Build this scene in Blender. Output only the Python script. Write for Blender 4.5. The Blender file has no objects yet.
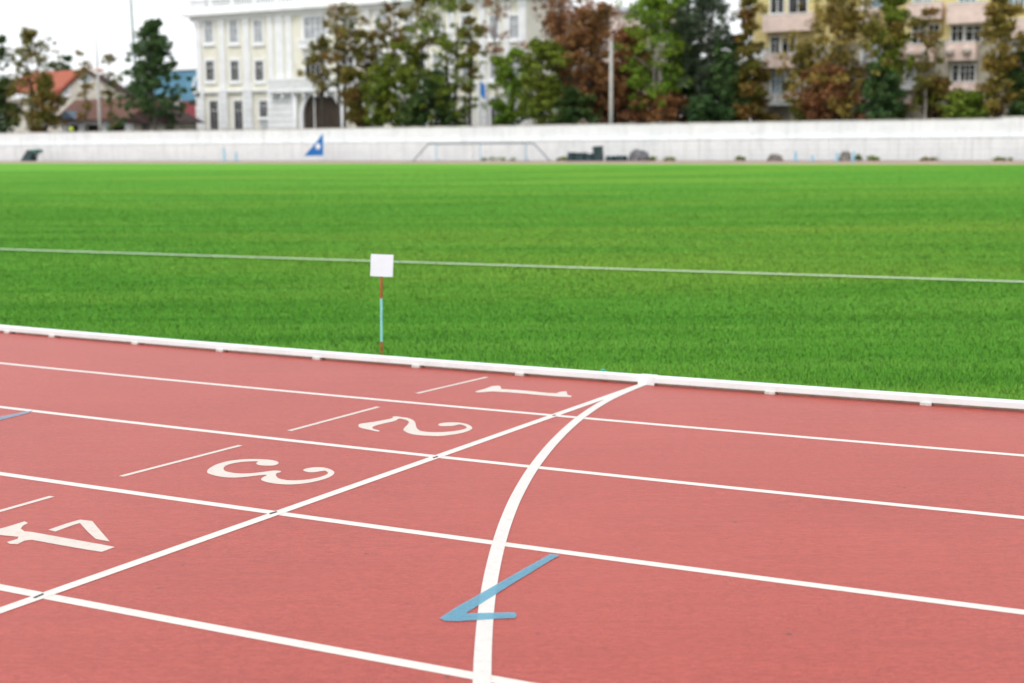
import bpy, math, random
import numpy as np
from mathutils import Vector, Matrix
rng = np.random.default_rng(7); random.seed(7)
sc = bpy.context.scene
COL = sc.collection
R_ = math.radians

# ------------------------------------------------------------------ camera model (surveyed from the lane lines)
F = 1432.0; CX, CY = 512.0, 341.5
PITCH = math.atan(196.5 / F); ROLL = 0.0067; CAM = np.array([0.0, 0.0, 1.39])
def ray(px, py):
    u = (px - CX) / F; v = (py - CY) / F
    c, s = math.cos(ROLL), math.sin(ROLL)
    u, v = c*u - s*v, s*u + c*v
    return np.array([u, math.cos(PITCH) - v*math.sin(PITCH), -math.sin(PITCH) - v*math.cos(PITCH)])
TILT = -0.0098                      # the track drains towards the infield
def track_z(x, y): return TILT * np.clip(y, -25, 14)
def on_track(px, py):               # point of the track surface
    d = ray(px, py); t = -CAM[2] / (d[2] - TILT*d[1])
    return (d[0]*t, d[1]*t)
W_ANG = -0.54                       # heading of the far wall and the buildings behind it
TV = np.array([math.cos(W_ANG), math.sin(W_ANG)]); NV = np.array([-math.sin(W_ANG), math.cos(W_ANG)])
ZG = -0.10                          # level of the far ground
def far(px, py, dist):              # point at perpendicular distance dist -> (along, z, world xy)
    d = ray(px, py); t = dist / (NV[0]*d[0] + NV[1]*d[1])
    return (TV[0]*d[0] + TV[1]*d[1])*t, CAM[2] + d[2]*t, (d[0]*t, d[1]*t)
def A(px, dist, py=100): return far(px, py, dist)[0]
def Z(px, py, dist): return far(px, py, dist)[1]
def along(a, dist): return (TV[0]*a + NV[0]*dist, TV[1]*a + NV[1]*dist)
# bend of the lanes
P0 = np.array([0.797, 8.7433]); PH = -0.4988; KAP = 0.0122; RAD = 1/KAP
CEN = P0 + np.array([-math.sin(PH), math.cos(PH)])*RAD
def lane(a, s):                     # a metres along, s metres outwards from the kerb
    A0 = 28.0
    a1 = max(-A0, min(A0, a)); g = PH + KAP*a1
    t = np.array([math.cos(g), math.sin(g)]); o = np.array([math.sin(g), -math.cos(g)])
    return CEN + o*(RAD + s) + t*(a - a1)
def lane_s(x, y):                   # signed distance outside the kerb (arc only)
    return np.hypot(x - CEN[0], y - CEN[1]) - RAD

# ------------------------------------------------------------------ helpers
def tag(o, label=None, cat=None, group=None, kind=None):
    for k, v in (('label', label), ('category', cat), ('group', group), ('kind', kind)):
        if v: o[k] = v
    return o
def link(o, parent=None):
    COL.objects.link(o)
    if parent is not None: o.parent = parent
    return o
def empty(name, loc, rz=0.0, label=None, cat=None, group=None):
    o = bpy.data.objects.new(name, None); o.location = loc; o.rotation_euler = (0, 0, rz); o.empty_display_size = .3
    link(o); return tag(o, label, cat, group)
class MB:
    def __init__(s): s.v = []; s.f = []
    def add(s, vs, fs):
        n = len(s.v); s.v += [tuple(v) for v in vs]; s.f += [tuple(i + n for i in f) for f in fs]; return s
    def box(s, x0, x1, y0, y1, z0, z1):
        vs = [(x0,y0,z0),(x1,y0,z0),(x1,y1,z0),(x0,y1,z0),(x0,y0,z1),(x1,y0,z1),(x1,y1,z1),(x0,y1,z1)]
        return s.add(vs, [(0,3,2,1),(4,5,6,7),(0,1,5,4),(1,2,6,5),(2,3,7,6),(3,0,4,7)])
    def bevbox(s, x0, x1, y0, y1, z0, z1, b=.03):
        prof = [(x0+b,y0),(x1-b,y0),(x1,y0+b),(x1,y1-b),(x1-b,y1),(x0+b,y1),(x0,y1-b),(x0,y0+b)]
        cx, cy = (x0+x1)/2, (y0+y1)/2
        rings = [(z0, 1), (z1-b, 1), (z1, 0)]
        vs = []
        for z, full in rings:
            for x, y in prof:
                vs.append((x, y, z) if full else (cx + (x-cx)*(1-2*b/(x1-x0+1e-6)), cy + (y-cy)*(1-2*b/(y1-y0+1e-6)), z))
        fs = [tuple(range(7, -1, -1)), tuple(range(16, 24))]
        for r in range(2):
            for i in range(8): j = (i+1) % 8; fs.append((r*8+i, r*8+j, r*8+8+j, r*8+8+i))
        return s.add(vs, fs)
    def tube(s, pts, radii, n=8):
        pts = [Vector(p) for p in pts]; vs = []; fs = []
        if not hasattr(radii, '__len__'): radii = [radii]*len(pts)
        for i, p in enumerate(pts):
            d = (pts[min(i+1, len(pts)-1)] - pts[max(i-1, 0)]).normalized()
            ref = Vector((0,0,1)) if abs(d.z) < .9 else Vector((1,0,0))
            u = d.cross(ref).normalized(); w = d.cross(u)
            for k in range(n):
                a = 2*math.pi*k/n; vs.append(p + (u*math.cos(a) + w*math.sin(a))*radii[i])
        for i in range(len(pts)-1):
            for k in range(n): m = (k+1) % n; fs.append((i*n+k, i*n+m, (i+1)*n+m, (i+1)*n+k))
        fs.append(tuple(range(n-1, -1, -1))); fs.append(tuple((len(pts)-1)*n + k for k in range(n)))
        return s.add(vs, fs)
    def prism(s, poly, y0, y1):      # polygon in x,z extruded along y
        n = len(poly)
        vs = [(x, y0, z) for x, z in poly] + [(x, y1, z) for x, z in poly]
        fs = [tuple(range(n)), tuple(range(2*n-1, n-1, -1))] + [(i, i+n, (i+1) % n + n, (i+1) % n) for i in range(n)]
        return s.add(vs, fs)
    def prismx(s, poly, x0, x1):     # polygon in y,z extruded along x
        n = len(poly)
        vs = [(x0, y, z) for y, z in poly] + [(x1, y, z) for y, z in poly]
        fs = [tuple(range(n-1, -1, -1)), tuple(range(n, 2*n))] + [(i, (i+1) % n, (i+1) % n + n, i+n) for i in range(n)]
        return s.add(vs, fs)
    def ball(s, c, r, n=12, sz=1.0):
        m = n//2; vs = [(c[0], c[1], c[2]-r*sz)]; fs = []
        for i in range(1, m):
            t = -math.pi/2 + math.pi*i/m
            for k in range(n): a = 2*math.pi*k/n; vs.append((c[0]+r*math.cos(t)*math.cos(a), c[1]+r*math.cos(t)*math.sin(a), c[2]+r*sz*math.sin(t)))
        vs.append((c[0], c[1], c[2]+r*sz)); top = len(vs)-1
        for k in range(n):
            j = (k+1) % n; fs.append((0, 1+j, 1+k)); fs.append((top, top-n+k, top-n+j))
            for i in range(m-2): b = 1+i*n; fs.append((b+k, b+j, b+n+j, b+n+k))
        return s.add(vs, fs)
    def build(s, name, mat, parent=None, smooth=False):
        me = bpy.data.meshes.new(name); me.from_pydata(s.v, [], s.f); me.materials.append(mat); me.update()
        if smooth:
            me.polygons.foreach_set('use_smooth', [True]*len(me.polygons))
        return link(bpy.data.objects.new(name, me), parent)
def np_mesh(name, verts, faces, mat, parent=None):
    verts = np.asarray(verts, np.float32).reshape(-1, 3); faces = np.asarray(faces, np.int32); k = faces.shape[1]
    me = bpy.data.meshes.new(name)
    me.vertices.add(len(verts)); me.vertices.foreach_set('co', verts.ravel())
    me.loops.add(faces.size); me.loops.foreach_set('vertex_index', faces.ravel())
    me.polygons.add(len(faces)); me.polygons.foreach_set('loop_start', np.arange(0, faces.size, k, dtype=np.int32))
    me.update(calc_edges=True); me.materials.append(mat)
    return link(bpy.data.objects.new(name, me), parent)

# ------------------------------------------------------------------ materials
def new_mat(name):
    m = bpy.data.materials.new(name); m.use_nodes = True
    return m, m.node_tree.nodes, m.node_tree.links, m.node_tree.nodes['Principled BSDF']
def coords(N, L, scale=(1,1,1), rot=0.0, obj=True):
    tc = N.new('ShaderNodeTexCoord'); mp = N.new('ShaderNodeMapping'); mp.inputs['Scale'].default_value = scale
    mp.inputs['Rotation'].default_value = (0, 0, rot)
    L.new(tc.outputs['Object'], mp.inputs['Vector']); return mp.outputs['Vector']
def noise(N, L, vec, scale, detail=4, rough=.6):
    t = N.new('ShaderNodeTexNoise'); t.inputs['Scale'].default_value = scale; t.inputs['Detail'].default_value = detail
    t.inputs['Roughness'].default_value = rough; L.new(vec, t.inputs['Vector']); return t.outputs['Fac']
def ramp(N, L, fac, stops):
    r = N.new('ShaderNodeValToRGB'); e = r.color_ramp.elements
    while len(e) < len(stops): e.new(.5)
    for el, (p, c) in zip(e, stops): el.position = p; el.color = (*c, 1)
    L.new(fac, r.inputs['Fac']); return r.outputs['Color']
def mix(N, L, fac, a, b, mode='MIX'):
    m = N.new('ShaderNodeMix'); m.data_type = 'RGBA'; m.blend_type = mode
    for k, v in ((0, fac), (6, a), (7, b)):
        if hasattr(v, 'is_output'): L.new(v, m.inputs[k])
        else: m.inputs[k].default_value = v if k == 0 else (*v, 1)
    return m.outputs[2]
def bump(N, L, h, bs, strength=.3, dist=.01):
    b = N.new('ShaderNodeBump'); b.inputs['Strength'].default_value = strength; b.inputs['Distance'].default_value = dist
    L.new(h, b.inputs['Height']); L.new(b.outputs['Normal'], bs.inputs['Normal'])
def simple(name, col, rough=.6, var=.12, scale=3.0, metal=0.0, dirt=None, dirt_scale=1.2, dirt_amt=.5, bmp=0.0):
    m, N, L, B = new_mat(name); v = coords(N, L)
    c2 = tuple(max(0, x*(1-var*1.6)) for x in col); c1 = tuple(min(1, x*(1+var*.6)) for x in col)
    c = ramp(N, L, noise(N, L, v, scale), [(.3, c2), (.7, c1)])
    if dirt:
        f = ramp(N, L, noise(N, L, v, dirt_scale, 8, .75), [(.50, (0,0,0)), (.72, (dirt_amt,)*3)])
        c = mix(N, L, f, c, dirt)
    L.new(c, B.inputs['Base Color']); B.inputs['Roughness'].default_value = rough; B.inputs['Metallic'].default_value = metal
    if bmp: bump(N, L, noise(N, L, v, scale*20), B, bmp)
    return m

def mat_track():
    m, N, L, B = new_mat('tartan'); v = coords(N, L, rot=-PH)
    fine = noise(N, L, v, 130, 4, .85); mid = noise(N, L, coords(N, L, (.55, 1.3, 1), rot=-PH), 48, 5, .8)
    st = noise(N, L, coords(N, L, (.5, 8, 1), rot=-PH), 2.4, 7, .7)
    big = noise(N, L, v, .55, 5, .6)
    c = ramp(N, L, fine, [(.34, (.26, .026, .018)), (.5, (.440, .064, .044)), (.66, (.62, .145, .110))])
    c = mix(N, L, .45, c, ramp(N, L, mid, [(.42, (.30, .034, .024)), (.58, (.56, .104, .076))]))
    c = mix(N, L, ramp(N, L, st, [(.42, (0,)*3), (.72, (.50,)*3)]), c, (.320, .046, .034))
    c = mix(N, L, ramp(N, L, big, [(.42, (0,)*3), (.70, (.40,)*3)]), c, (.53, .104, .078))
    vo = N.new('ShaderNodeTexVoronoi'); vo.inputs['Scale'].default_value = 3.6; L.new(v, vo.inputs['Vector'])
    c = mix(N, L, ramp(N, L, vo.outputs['Distance'], [(.022, (.8,)*3), (.045, (0,)*3)]), c, (.10, .045, .04))
    c = mix(N, L, 1.0, c, (.93, .80, .76), 'MULTIPLY')
    L.new(c, B.inputs['Base Color']); B.inputs['Roughness'].default_value = .48
    B.inputs['Specular IOR Level'].default_value = .5
    add = N.new('ShaderNodeMath'); add.operation = 'ADD'; L.new(fine, add.inputs[0]); L.new(mid, add.inputs[1])
    bump(N, L, add.outputs[0], B, .6, .004)
    return m
def mat_paint(name, col, op=1.0, wear=.5):
    m, N, L, B = new_mat(name); v = coords(N, L)
    f = ramp(N, L, noise(N, L, v, 26, 8, .8), [(.52, (0,)*3), (.80, (wear,)*3)])
    c = mix(N, L, f, col, (.52, .25, .22))
    c = mix(N, L, ramp(N, L, noise(N, L, v, 3, 5, .7), [(.45, (0,)*3), (.75, (.25,)*3)]), c, tuple(x*.78 for x in col))
    L.new(c, B.inputs['Base Color']); B.inputs['Roughness'].default_value = .55
    bump(N, L, noise(N, L, v, 300), B, .3, .002)
    if op < 1:
        f2 = N.new('ShaderNodeMapRange'); L.new(noise(N, L, v, 60, 6, .8), f2.inputs[0])
        f2.inputs[1].default_value = .3; f2.inputs[2].default_value = .7; f2.inputs[3].default_value = op-.15; f2.inputs[4].default_value = min(1, op+.1)
        L.new(f2.outputs[0], B.inputs['Alpha'])
    return m
GR_ROT = -PH
def grass_color(N, L, vec_obj=True):
    v = coords(N, L, (1, 1, 1), rot=GR_ROT)
    bands = noise(N, L, coords(N, L, (.05, 1.0, .2), rot=GR_ROT), 1.7, 8, .68)
    patch = noise(N, L, coords(N, L, (.35, 1, 1), rot=GR_ROT), .16, 5, .55)
    c = ramp(N, L, bands, [(.34, (.074, .292, .013)), (.50, (.114, .372, .024)), (.66, (.178, .440, .046))])
    c = mix(N, L, ramp(N, L, patch, [(.48, (0,)*3), (.66, (.75,)*3)]), c, (.250, .450, .040))
    return c, v
def mat_infield():
    m, N, L, B = new_mat('turf'); c, v = grass_color(N, L)
    n2 = noise(N, L, v, 14, 8, .75)
    c = mix(N, L, ramp(N, L, n2, [(.35, (.6,)*3), (.6, (0,)*3)]), c, (.066, .260, .014))
    L.new(c, B.inputs['Base Color']); B.inputs['Roughness'].default_value = .9; B.inputs['Specular IOR Level'].default_value = .15
    bump(N, L, n2, B, .9, .05); return m
def mat_blades():
    m, N, L, B = new_mat('grass_blades'); c, v = grass_color(N, L)
    g = N.new('ShaderNodeNewGeometry')
    r = ramp(N, L, g.outputs['Random Per Island'], [(0, (.88, .92, .85)), (.5, (1, 1, 1)), (.95, (1.15, 1.08, 1.1)), (.985, (1.9, 1.25, 1.9)), (1, (2.6, 1.7, 3))])
    c = mix(N, L, 1.0, c, r, 'MULTIPLY')
    L.new(c, B.inputs['Base Color']); B.inputs['Roughness'].default_value = .6; B.inputs['Specular IOR Level'].default_value = .25
    va = N.new('ShaderNodeVectorMath'); va.operation = 'MULTIPLY_ADD'; L.new(g.outputs['Normal'], va.inputs[0]); va.inputs[1].default_value = (.32,)*3; va.inputs[2].default_value = (0, 0, .9)
    vn = N.new('ShaderNodeVectorMath'); vn.operation = 'NORMALIZE'; L.new(va.outputs[0], vn.inputs[0]); L.new(vn.outputs[0], B.inputs['Normal'])
    tr = N.new('ShaderNodeBsdfTranslucent'); L.new(c, tr.inputs['Color'])
    ms = N.new('ShaderNodeMixShader'); ms.inputs[0].default_value = .25
    L.new(B.outputs[0], ms.inputs[1]); L.new(tr.outputs[0], ms.inputs[2]); L.new(ms.outputs[0], N['Material Output'].inputs['Surface'])
    return m
def mat_leaf(name, a, b, mixpos=.5, scale=.35, dead=None):
    m, N, L, B = new_mat(name); v = coords(N, L)
    g = N.new('ShaderNodeNewGeometry'); ri = g.outputs['Random Per Island']
    ca = ramp(N, L, ri, [(0, tuple(x*.30 for x in a)), (.5, a), (.85, tuple(x*1.5 for x in a)), (1, tuple(x*2.2 for x in a))])
    cb = ramp(N, L, ri, [(0, tuple(x*.30 for x in b)), (.5, b), (.85, tuple(x*1.5 for x in b)), (1, tuple(x*2.2 for x in b))])
    f = ramp(N, L, noise(N, L, v, scale, 3, .6), [(mixpos-.16, (0,)*3), (mixpos+.16, (1,)*3)])
    c = mix(N, L, f, ca, cb)
    L.new(c, B.inputs['Base Color']); B.inputs['Roughness'].default_value = .55; B.inputs['Specular IOR Level'].default_value = .3
    tr = N.new('ShaderNodeBsdfTranslucent'); L.new(c, tr.inputs['Color'])
    ms = N.new('ShaderNodeMixShader'); ms.inputs[0].default_value = .3
    L.new(B.outputs[0], ms.inputs[1]); L.new(tr.outputs[0], ms.inputs[2]); L.new(ms.outputs[0], N['Material Output'].inputs['Surface'])
    return m
def mat_wall_paint():
    m, N, L, B = new_mat('whitewashed_concrete'); v = coords(N, L)
    c = ramp(N, L, noise(N, L, v, .5, 6, .6), [(.3, (.74, .76, .77)), (.7, (.84, .86, .86))])
    drip = noise(N, L, coords(N, L, (1.6, 1.6, .16)), 1.3, 8, .7)
    c = mix(N, L, ramp(N, L, drip, [(.52, (0,)*3), (.70, (.50,)*3)]), c, (.50, .50, .49))
    spot = noise(N, L, v, 1.7, 9, .8)
    c = mix(N, L, ramp(N, L, spot, [(.57, (0,)*3), (.68, (.65,)*3)]), c, (.38, .38, .37))
    blot = noise(N, L, coords(N, L, (.22, 1, .9)), 1.1, 9, .8)
    c = mix(N, L, ramp(N, L, blot, [(.55, (0,)*3), (.66, (.40,)*3)]), c, (.55, .56, .56))
    L.new(c, B.inputs['Base Color']); B.inputs['Roughness'].default_value = .8
    bump(N, L, spot, B, .25, .03); return m
def mat_tiles(name, a, b):
    m, N, L, B = new_mat(name); v = coords(N, L)
    w = N.new('ShaderNodeTexWave'); w.inputs['Scale'].default_value = 4; w.inputs['Distortion'].default_value = .6; L.new(v, w.inputs['Vector'])
    c = mix(N, L, ramp(N, L, noise(N, L, v, 2.5, 6, .7), [(.35, (0,)*3), (.65, (1,)*3)]), a, b)
    c = mix(N, L, .25, c, w.outputs['Color'], 'MULTIPLY')
    L.new(c, B.inputs['Base Color']); B.inputs['Roughness'].default_value = .75; bump(N, L, w.outputs['Fac'], B, .6, .05); return m
def mat_glass(name, col):
    m, N, L, B = new_mat(name); v = coords(N, L)
    c = ramp(N, L, noise(N, L, v, 1.1, 3), [(.35, tuple(x*.55 for x in col)), (.65, col)])
    L.new(c, B.inputs['Base Color']); B.inputs['Roughness'].default_value = .12; return m

M = dict(
    track=mat_track(), white=mat_paint('line_paint', (.715, .66, .615), wear=.62), curve=mat_paint('dull_line_paint', (.66, .635, .605), wear=.6), number=mat_paint('number_paint', (.64, .57, .51), wear=.8),
    blue=mat_paint('blue_paint', (.080, .36, .51), op=.74), faded_blue=mat_paint('faded_blue_paint', (.20, .42, .58), op=.6), mark=simple('pencil_mark', (.05, .055, .06)),
    turf=mat_infield(), blades=mat_blades(), fieldline=mat_paint('field_line_paint', (.78, .86, .70), op=.72),
    ground=simple('bare_ground', (.20, .17, .13), .9, .3, .4, dirt=(.10,.12,.05), dirt_scale=.3),
    far_track=simple('far_track_surface', (.40, .27, .22), .9, .2, .5), cinder=simple('sandy_strip', (.52, .40, .31), .9, .2, .6),
    kerb=simple('white_aluminium', (.80, .88, .88), .38, .05, 2.0, dirt=(.50,.49,.47), dirt_scale=5, dirt_amt=.35),
    foot=simple('weathered_foot', (.62, .61, .57), .6, .2, 20, dirt=(.25,.22,.2), dirt_scale=30),
    card=simple('white_card', (.78, .86, .92), .5, .04, 6), stake_red=simple('rusty_red_paint', (.44, .115, .032), .5, .25, 30),
    stake_blue=simple('pale_turquoise_paint', (.28, .68, .70), .45, .1, 25), scrap=simple('turquoise_plastic', (.03, .42, .33), .35),
    wall=mat_wall_paint(), cope=simple('stained_coping', (.55, .54, .50), .85, .3, 1.0, dirt=(.14,.13,.11), dirt_scale=.9, dirt_amt=.8),
    rail=simple('dull_grey_metal', (.58, .60, .61), .5, .2, 3), teal_pipe=simple('grey_teal_pipe', (.085, .15, .17), .45, .2, 2),
    pale_blue=simple('pale_blue_paint', (.20, .55, .74), .5, .15, 3), flag=simple('blue_cloth', (.006, .150, .480), .7, .12, 2),
    white_plain=simple('white_cloth', (.82, .83, .84), .7, .05, 2), dark_teal=simple('dark_teal_plastic', (.022, .060, .068), .45, .3, 2),
    green_teal=simple('green_teal_plastic', (.02, .19, .14), .45, .2, 3),
    heap=simple('grey_netting', (.20, .20, .215), .95, .5, 4, bmp=.8), brownheap=simple('brown_rubbish', (.25, .23, .21), .95, .5, 4, bmp=.8),
    cream=simple('cream_stucco', (.88, .85, .73), .85, .08, .6, dirt=(.55,.50,.42), dirt_scale=.5, dirt_amt=.4),
    mwhite=simple('white_stucco', (.93, .94, .95), .8, .05, .8, dirt=(.58,.57,.55), dirt_scale=.6, dirt_amt=.35),
    glass_dark=mat_glass('dark_window_glass', (.030, .030, .027)), glass_grey=mat_glass('curtained_window_glass', (.50, .52, .55)),
    glass_blue=mat_glass('pale_blue_window_glass', (.22, .30, .34)), brown_dark=simple('dark_brown_timber', (.045, .028, .016), .7, .3, 1),
    metal_roof=simple('grey_roof_metal', (.30, .32, .34), .5, .2, .8),
    red_tile=mat_tiles('orange_red_tiles', (.55, .15, .085), (.44, .11, .06)), brown_tile=mat_tiles('red_brown_tiles', (.24, .105, .07), (.16, .075, .055)),
    maroon=mat_tiles('dark_maroon_sheet', (.075, .030, .028), (.05, .022, .022)), house=simple('pale_render', (.66, .61, .53), .85, .1, .5),
    blue_clad=simple('blue_cladding', (.13, .33, .48), .5, .15, .5), red_clad=simple('red_cladding', (.36, .07, .085), .6, .2, 1),
    kiosk_blue=simple('slate_blue_roof', (.14, .20, .27), .6, .2, 1),
    yellow=simple('yellow_stucco', (.76, .62, .28), .85, .15, .5, dirt=(.36,.32,.25), dirt_scale=.5, dirt_amt=.7),
    greywall=simple('grey_stucco', (.50, .46, .37), .85, .25, .5, dirt=(.2,.19,.17), dirt_scale=.6, dirt_amt=.7),
    pink=simple('pink_plaster', (.86, .67, .60), .85, .12, 1, dirt=(.55,.42,.38), dirt_scale=.9, dirt_amt=.6),
    pinkwall=simple('pale_pink_render', (.72, .60, .54), .85, .1, .5),
    concrete=simple('pale_concrete', (.50, .49, .46), .85, .15, 2, dirt=(.3,.29,.27), dirt_scale=2),
    mast=simple('green_grey_steel', (.10, .16, .14), .5, .2, 2), lime=simple('yellow_green_plastic', (.62, .74, .08), .5, .05),
    bark=simple('grey_bark', (.17, .15, .125), .9, .35, 3, bmp=.5), bark_pale=simple('pale_bark', (.36, .33, .29), .9, .3, 3, bmp=.5),
    bark_dark=simple('dark_bark', (.075, .062, .050), .9, .35, 3, bmp=.5),
    asphalt=simple('asphalt', (.055, .055, .055), .9, .2, 2),
)

# ------------------------------------------------------------------ the ground
def sheet(name, rows, mat, parent=None):
    n = len(rows[0]); vs = [p for r in rows for p in r]
    fs = [(i*n+j, i*n+j+1, (i+1)*n+j+1, (i+1)*n+j) for i in range(len(rows)-1) for j in range(n-1)]
    return np_mesh(name, vs, fs, mat, parent)
g = sheet('ground', [[(x, y, -.42) for x in (-900, -300, 0, 300, 900)] for y in (-300, 0, 300, 900, 1500)], M['ground']); tag(g, kind='structure')
AS = list(np.concatenate([np.linspace(-90, -28, 12), np.linspace(-27, 27, 109), np.linspace(28, 90, 12)]))
tr = sheet('running_track', [[(*lane(a, s), float(track_z(*lane(a, s)))) for a in AS] for s in np.linspace(13.0, -.09, 30)], M['track'])
tag(tr, kind='structure')
# infield: follows the kerb, then levels out
def in_z(x, y, d):
    w = min(1, max(0, d/9.0)); w = w*w*(3-2*w)
    return (float(track_z(x, y)) - .012)*(1-w) + (ZG)*w
dk = [.09, .14, .25, .5, 1, 1.5, 2, 3, 4, 5, 6, 7, 8, 9, 12]
rows = []
for d in dk:
    row = []
    for a in AS:
        p = lane(a, -d); row.append((p[0], p[1], in_z(p[0], p[1], d)))
    rows.append(row)
edge_row = []                                    # the far edge of the turf, straight and parallel to the far wall
for i, a in enumerate(AS): edge_row.append((*along(-125 + 250*i/(len(AS)-1), 99.0), ZG))
for k in range(1, 13):
    f = k/12; rows.append([tuple(np.array(rows[len(dk)-1][i])*(1-f) + np.array(edge_row[i])*f) for i in range(len(AS))])
inf = sheet('infield', rows, M['turf']); tag(inf, kind='structure')
def strip(name, d0, d1, z, mat, a0=-160, a1=110):
    o = sheet(name, [[(*along(a, d), z) for a in np.linspace(a0, a1, 12)] for d in (d0, d1)], mat); tag(o, kind='structure'); return o
strip('sandy_strip', 98.95, 104, ZG-.004, M['cinder'])
strip('far_track', 104, 119.6, ZG-.001, M['far_track'])
strip('yard_ground', 119.6, 260, ZG-.002, M['asphalt'], -320, 200)

# ------------------------------------------------------------------ painted markings: parts of the track
def to3(p, h): return (p[0], p[1], float(track_z(p[0], p[1])) + h)
def ribbon(name, pts, width, h, mat, parent=tr):
    pts = [np.array(p) for p in pts]; vs = []; n = len(pts)
    for i, p in enumerate(pts):
        d = pts[min(i+1, n-1)] - pts[max(i-1, 0)]; d /= np.linalg.norm(d); q = np.array([-d[1], d[0]])*width/2
        vs += [to3(p + q, h), to3(p - q, h)]
    fs = [(2*i, 2*i+1, 2*i+3, 2*i+2) for i in range(n-1)]
    return np_mesh(name, vs, [f[::-1] for f in fs], mat, parent)
def flat(name, polys, h, mat, parent=tr, label=None):
    mb = MB()
    for poly in polys:
        vs = [to3(on_track(x, y), h) for x, y in poly]
        area = sum(vs[i][0]*vs[(i+1) % len(vs)][1] - vs[(i+1) % len(vs)][0]*vs[i][1] for i in range(len(vs)))
        if area < 0: vs = vs[::-1]
        mb.add(vs, [tuple(range(len(vs)))])
    o = mb.build(name, mat, parent)
    if label: o['label'] = label
    return o
def smooth_poly(P, n=3):                          # closed Catmull-Rom through traced corners
    out = []; L = len(P)
    for i in range(L):
        p0, p1, p2, p3 = (np.array(P[(i+k) % L], float) for k in (-1, 0, 1, 2))
        for j in range(n):
            t = j/n; out.append(tuple(.5*((2*p1) + (p2-p0)*t + (2*p0-5*p1+4*p2-p3)*t*t + (3*p1-p0-3*p2+p3)*t**3)))
    return out
def zoomed(P, ox, oy, k): return [(ox + x/k, oy + y/k) for x, y in P]
for n in range(1, 8):
    ribbon('lane_line', [lane(a, n*1.22 - .025) for a in AS], .05, .0008, M['white'])
S0, S1 = np.array(on_track(645, 383.5)), np.array(on_track(-20, 618))
sd = (S1 - S0)/np.linalg.norm(S1 - S0)
ribbon('start_line', [S0 + sd*t for t in np.linspace(0, 9.7, 30)], .05, .0016, M['white'])['label'] = 'straight white start line across the lanes'
LE = [(639.5,383.6),(620,391.5),(596.5,404),(572.7,417.2),(550,440),(526,466.2),(510.8,495.9),(500.5,518.5),(491.3,545),(485.4,567.2),(480.2,594.4),(476.4,619.5),(473.9,648.8),(472.7,675),(471.8,700),(472.5,730),(476,770)]
RE = [(651,384.2),(632,391.2),(610,398.8),(585,417.2),(560,440),(537.4,468.2),(521,498),(510.8,522.6),(504.2,548.5),(500,569.3),(495.9,590.2),(493.4,617.4),(492.1,648.8),(491.4,675),(491.5,700),(493,730),(497.5,770)]
cen = [(np.array(on_track(*l)) + np.array(on_track(*r)))/2 for l, r in zip(LE, RE)]
co = np.polyfit([lane_s(*p) for p in cen], [ (p - P0) @ np.array([math.cos(PH), math.sin(PH)]) for p in cen], 4)
def smooth_open(P, n=6):
    out = []
    for i in range(len(P)-1):
        p0, p1, p2, p3 = P[max(i-1,0)], P[i], P[i+1], P[min(i+2, len(P)-1)]
        for j in range(n):
            t = j/n; out.append(.5*((2*p1)+(p2-p0)*t+(2*p0-5*p1+4*p2-p3)*t*t+(3*p1-p0-3*p2+p3)*t**3))
    return out + [P[-1]]
cen2 = [cen[0]]
for i in range(1, len(cen)-1): cen2.append((cen[i-1] + 2*cen[i] + cen[i+1])/4)
cen2.append(cen[-1])
ribbon('curved_start_line', smooth_open(cen2), .050, .0021, M['curve'])['label'] = 'wide white start line sweeping in a curve across the lanes'
for (p, q) in (((417,393.5),(487,377.2)), ((289,431),(378.5,407)), ((121,476.5),(240.5,445.5)), ((-105,541),(52,496.5))):
    ribbon('tick_line', [np.array(on_track(*p)), np.array(on_track(*q))], .030, .0012, M['number'])
D2=[(135,407),(150,394),(240,382),(300,371),(350,362),(390,350),(378,345),(410,340),(450,346),(495,352),(532,367),(552,388),(556,415),(575,440),(615,452),(700,457),(800,452),(880,441),(920,429),(926,418),(905,406),(870,400),(840,408),(790,412),(735,411),(718,402),(735,391),(790,385),(850,385),(900,390),(940,402),(968,422),(955,440),(900,460),(820,475),(720,485),(600,480),(520,470),(475,450),(464,433),(490,405),(505,385),(495,372),(465,362),(432,357),(415,367),(395,376),(340,388),(290,400),(250,412),(236,422),(248,434),(288,444),(280,452),(230,442),(180,432),(142,420)]
D3=[(52,305),(65,285),(110,258),(180,235),(270,220),(370,214),(460,216),(530,222),(570,235),(572,248),(545,260),(490,263),(430,258),(410,245),(425,232),(380,231),(300,236),(230,248),(185,265),(172,285),(185,302),(240,315),(320,320),(400,316),(480,306),(540,298),(588,302),(590,310),(560,318),(556,335),(575,355),(630,368),(710,370),(800,362),(880,345),(930,325),(935,312),(915,300),(890,302),(840,310),(790,310),(755,297),(770,285),(830,275),(900,275),(950,288),(982,308),(975,328),(940,350),(870,372),(780,390),(680,400),(590,398),(510,388),(455,372),(448,358),(470,342),(490,330),(440,332),(360,342),(260,350),(180,347),(110,335),(62,320)]
D1=[(38,158),(110,138),(165,118),(215,116),(228,128),(225,140),(330,146),(440,155),(560,168),(630,172),(660,160),(705,157),(710,175),(715,184),(745,190),(735,200),(640,196),(500,184),(400,174),(280,165),(160,158),(70,165),(45,164)]
D4=[[(-30,240),(0,222),(60,205),(140,180),(160,190),(130,205),(118,222),(140,237),(180,240),(400,280),(560,308),(655,326),(580,354),(500,342),(350,316),(180,285),(140,290),(100,310),(55,308),(40,298),(100,280),(105,268),(0,258),(-30,255)],
    [(275,228),(370,195),(455,170),(525,178),(560,220),(625,295),(545,280),(500,240),(455,190),(420,200),(315,238)]]
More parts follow.
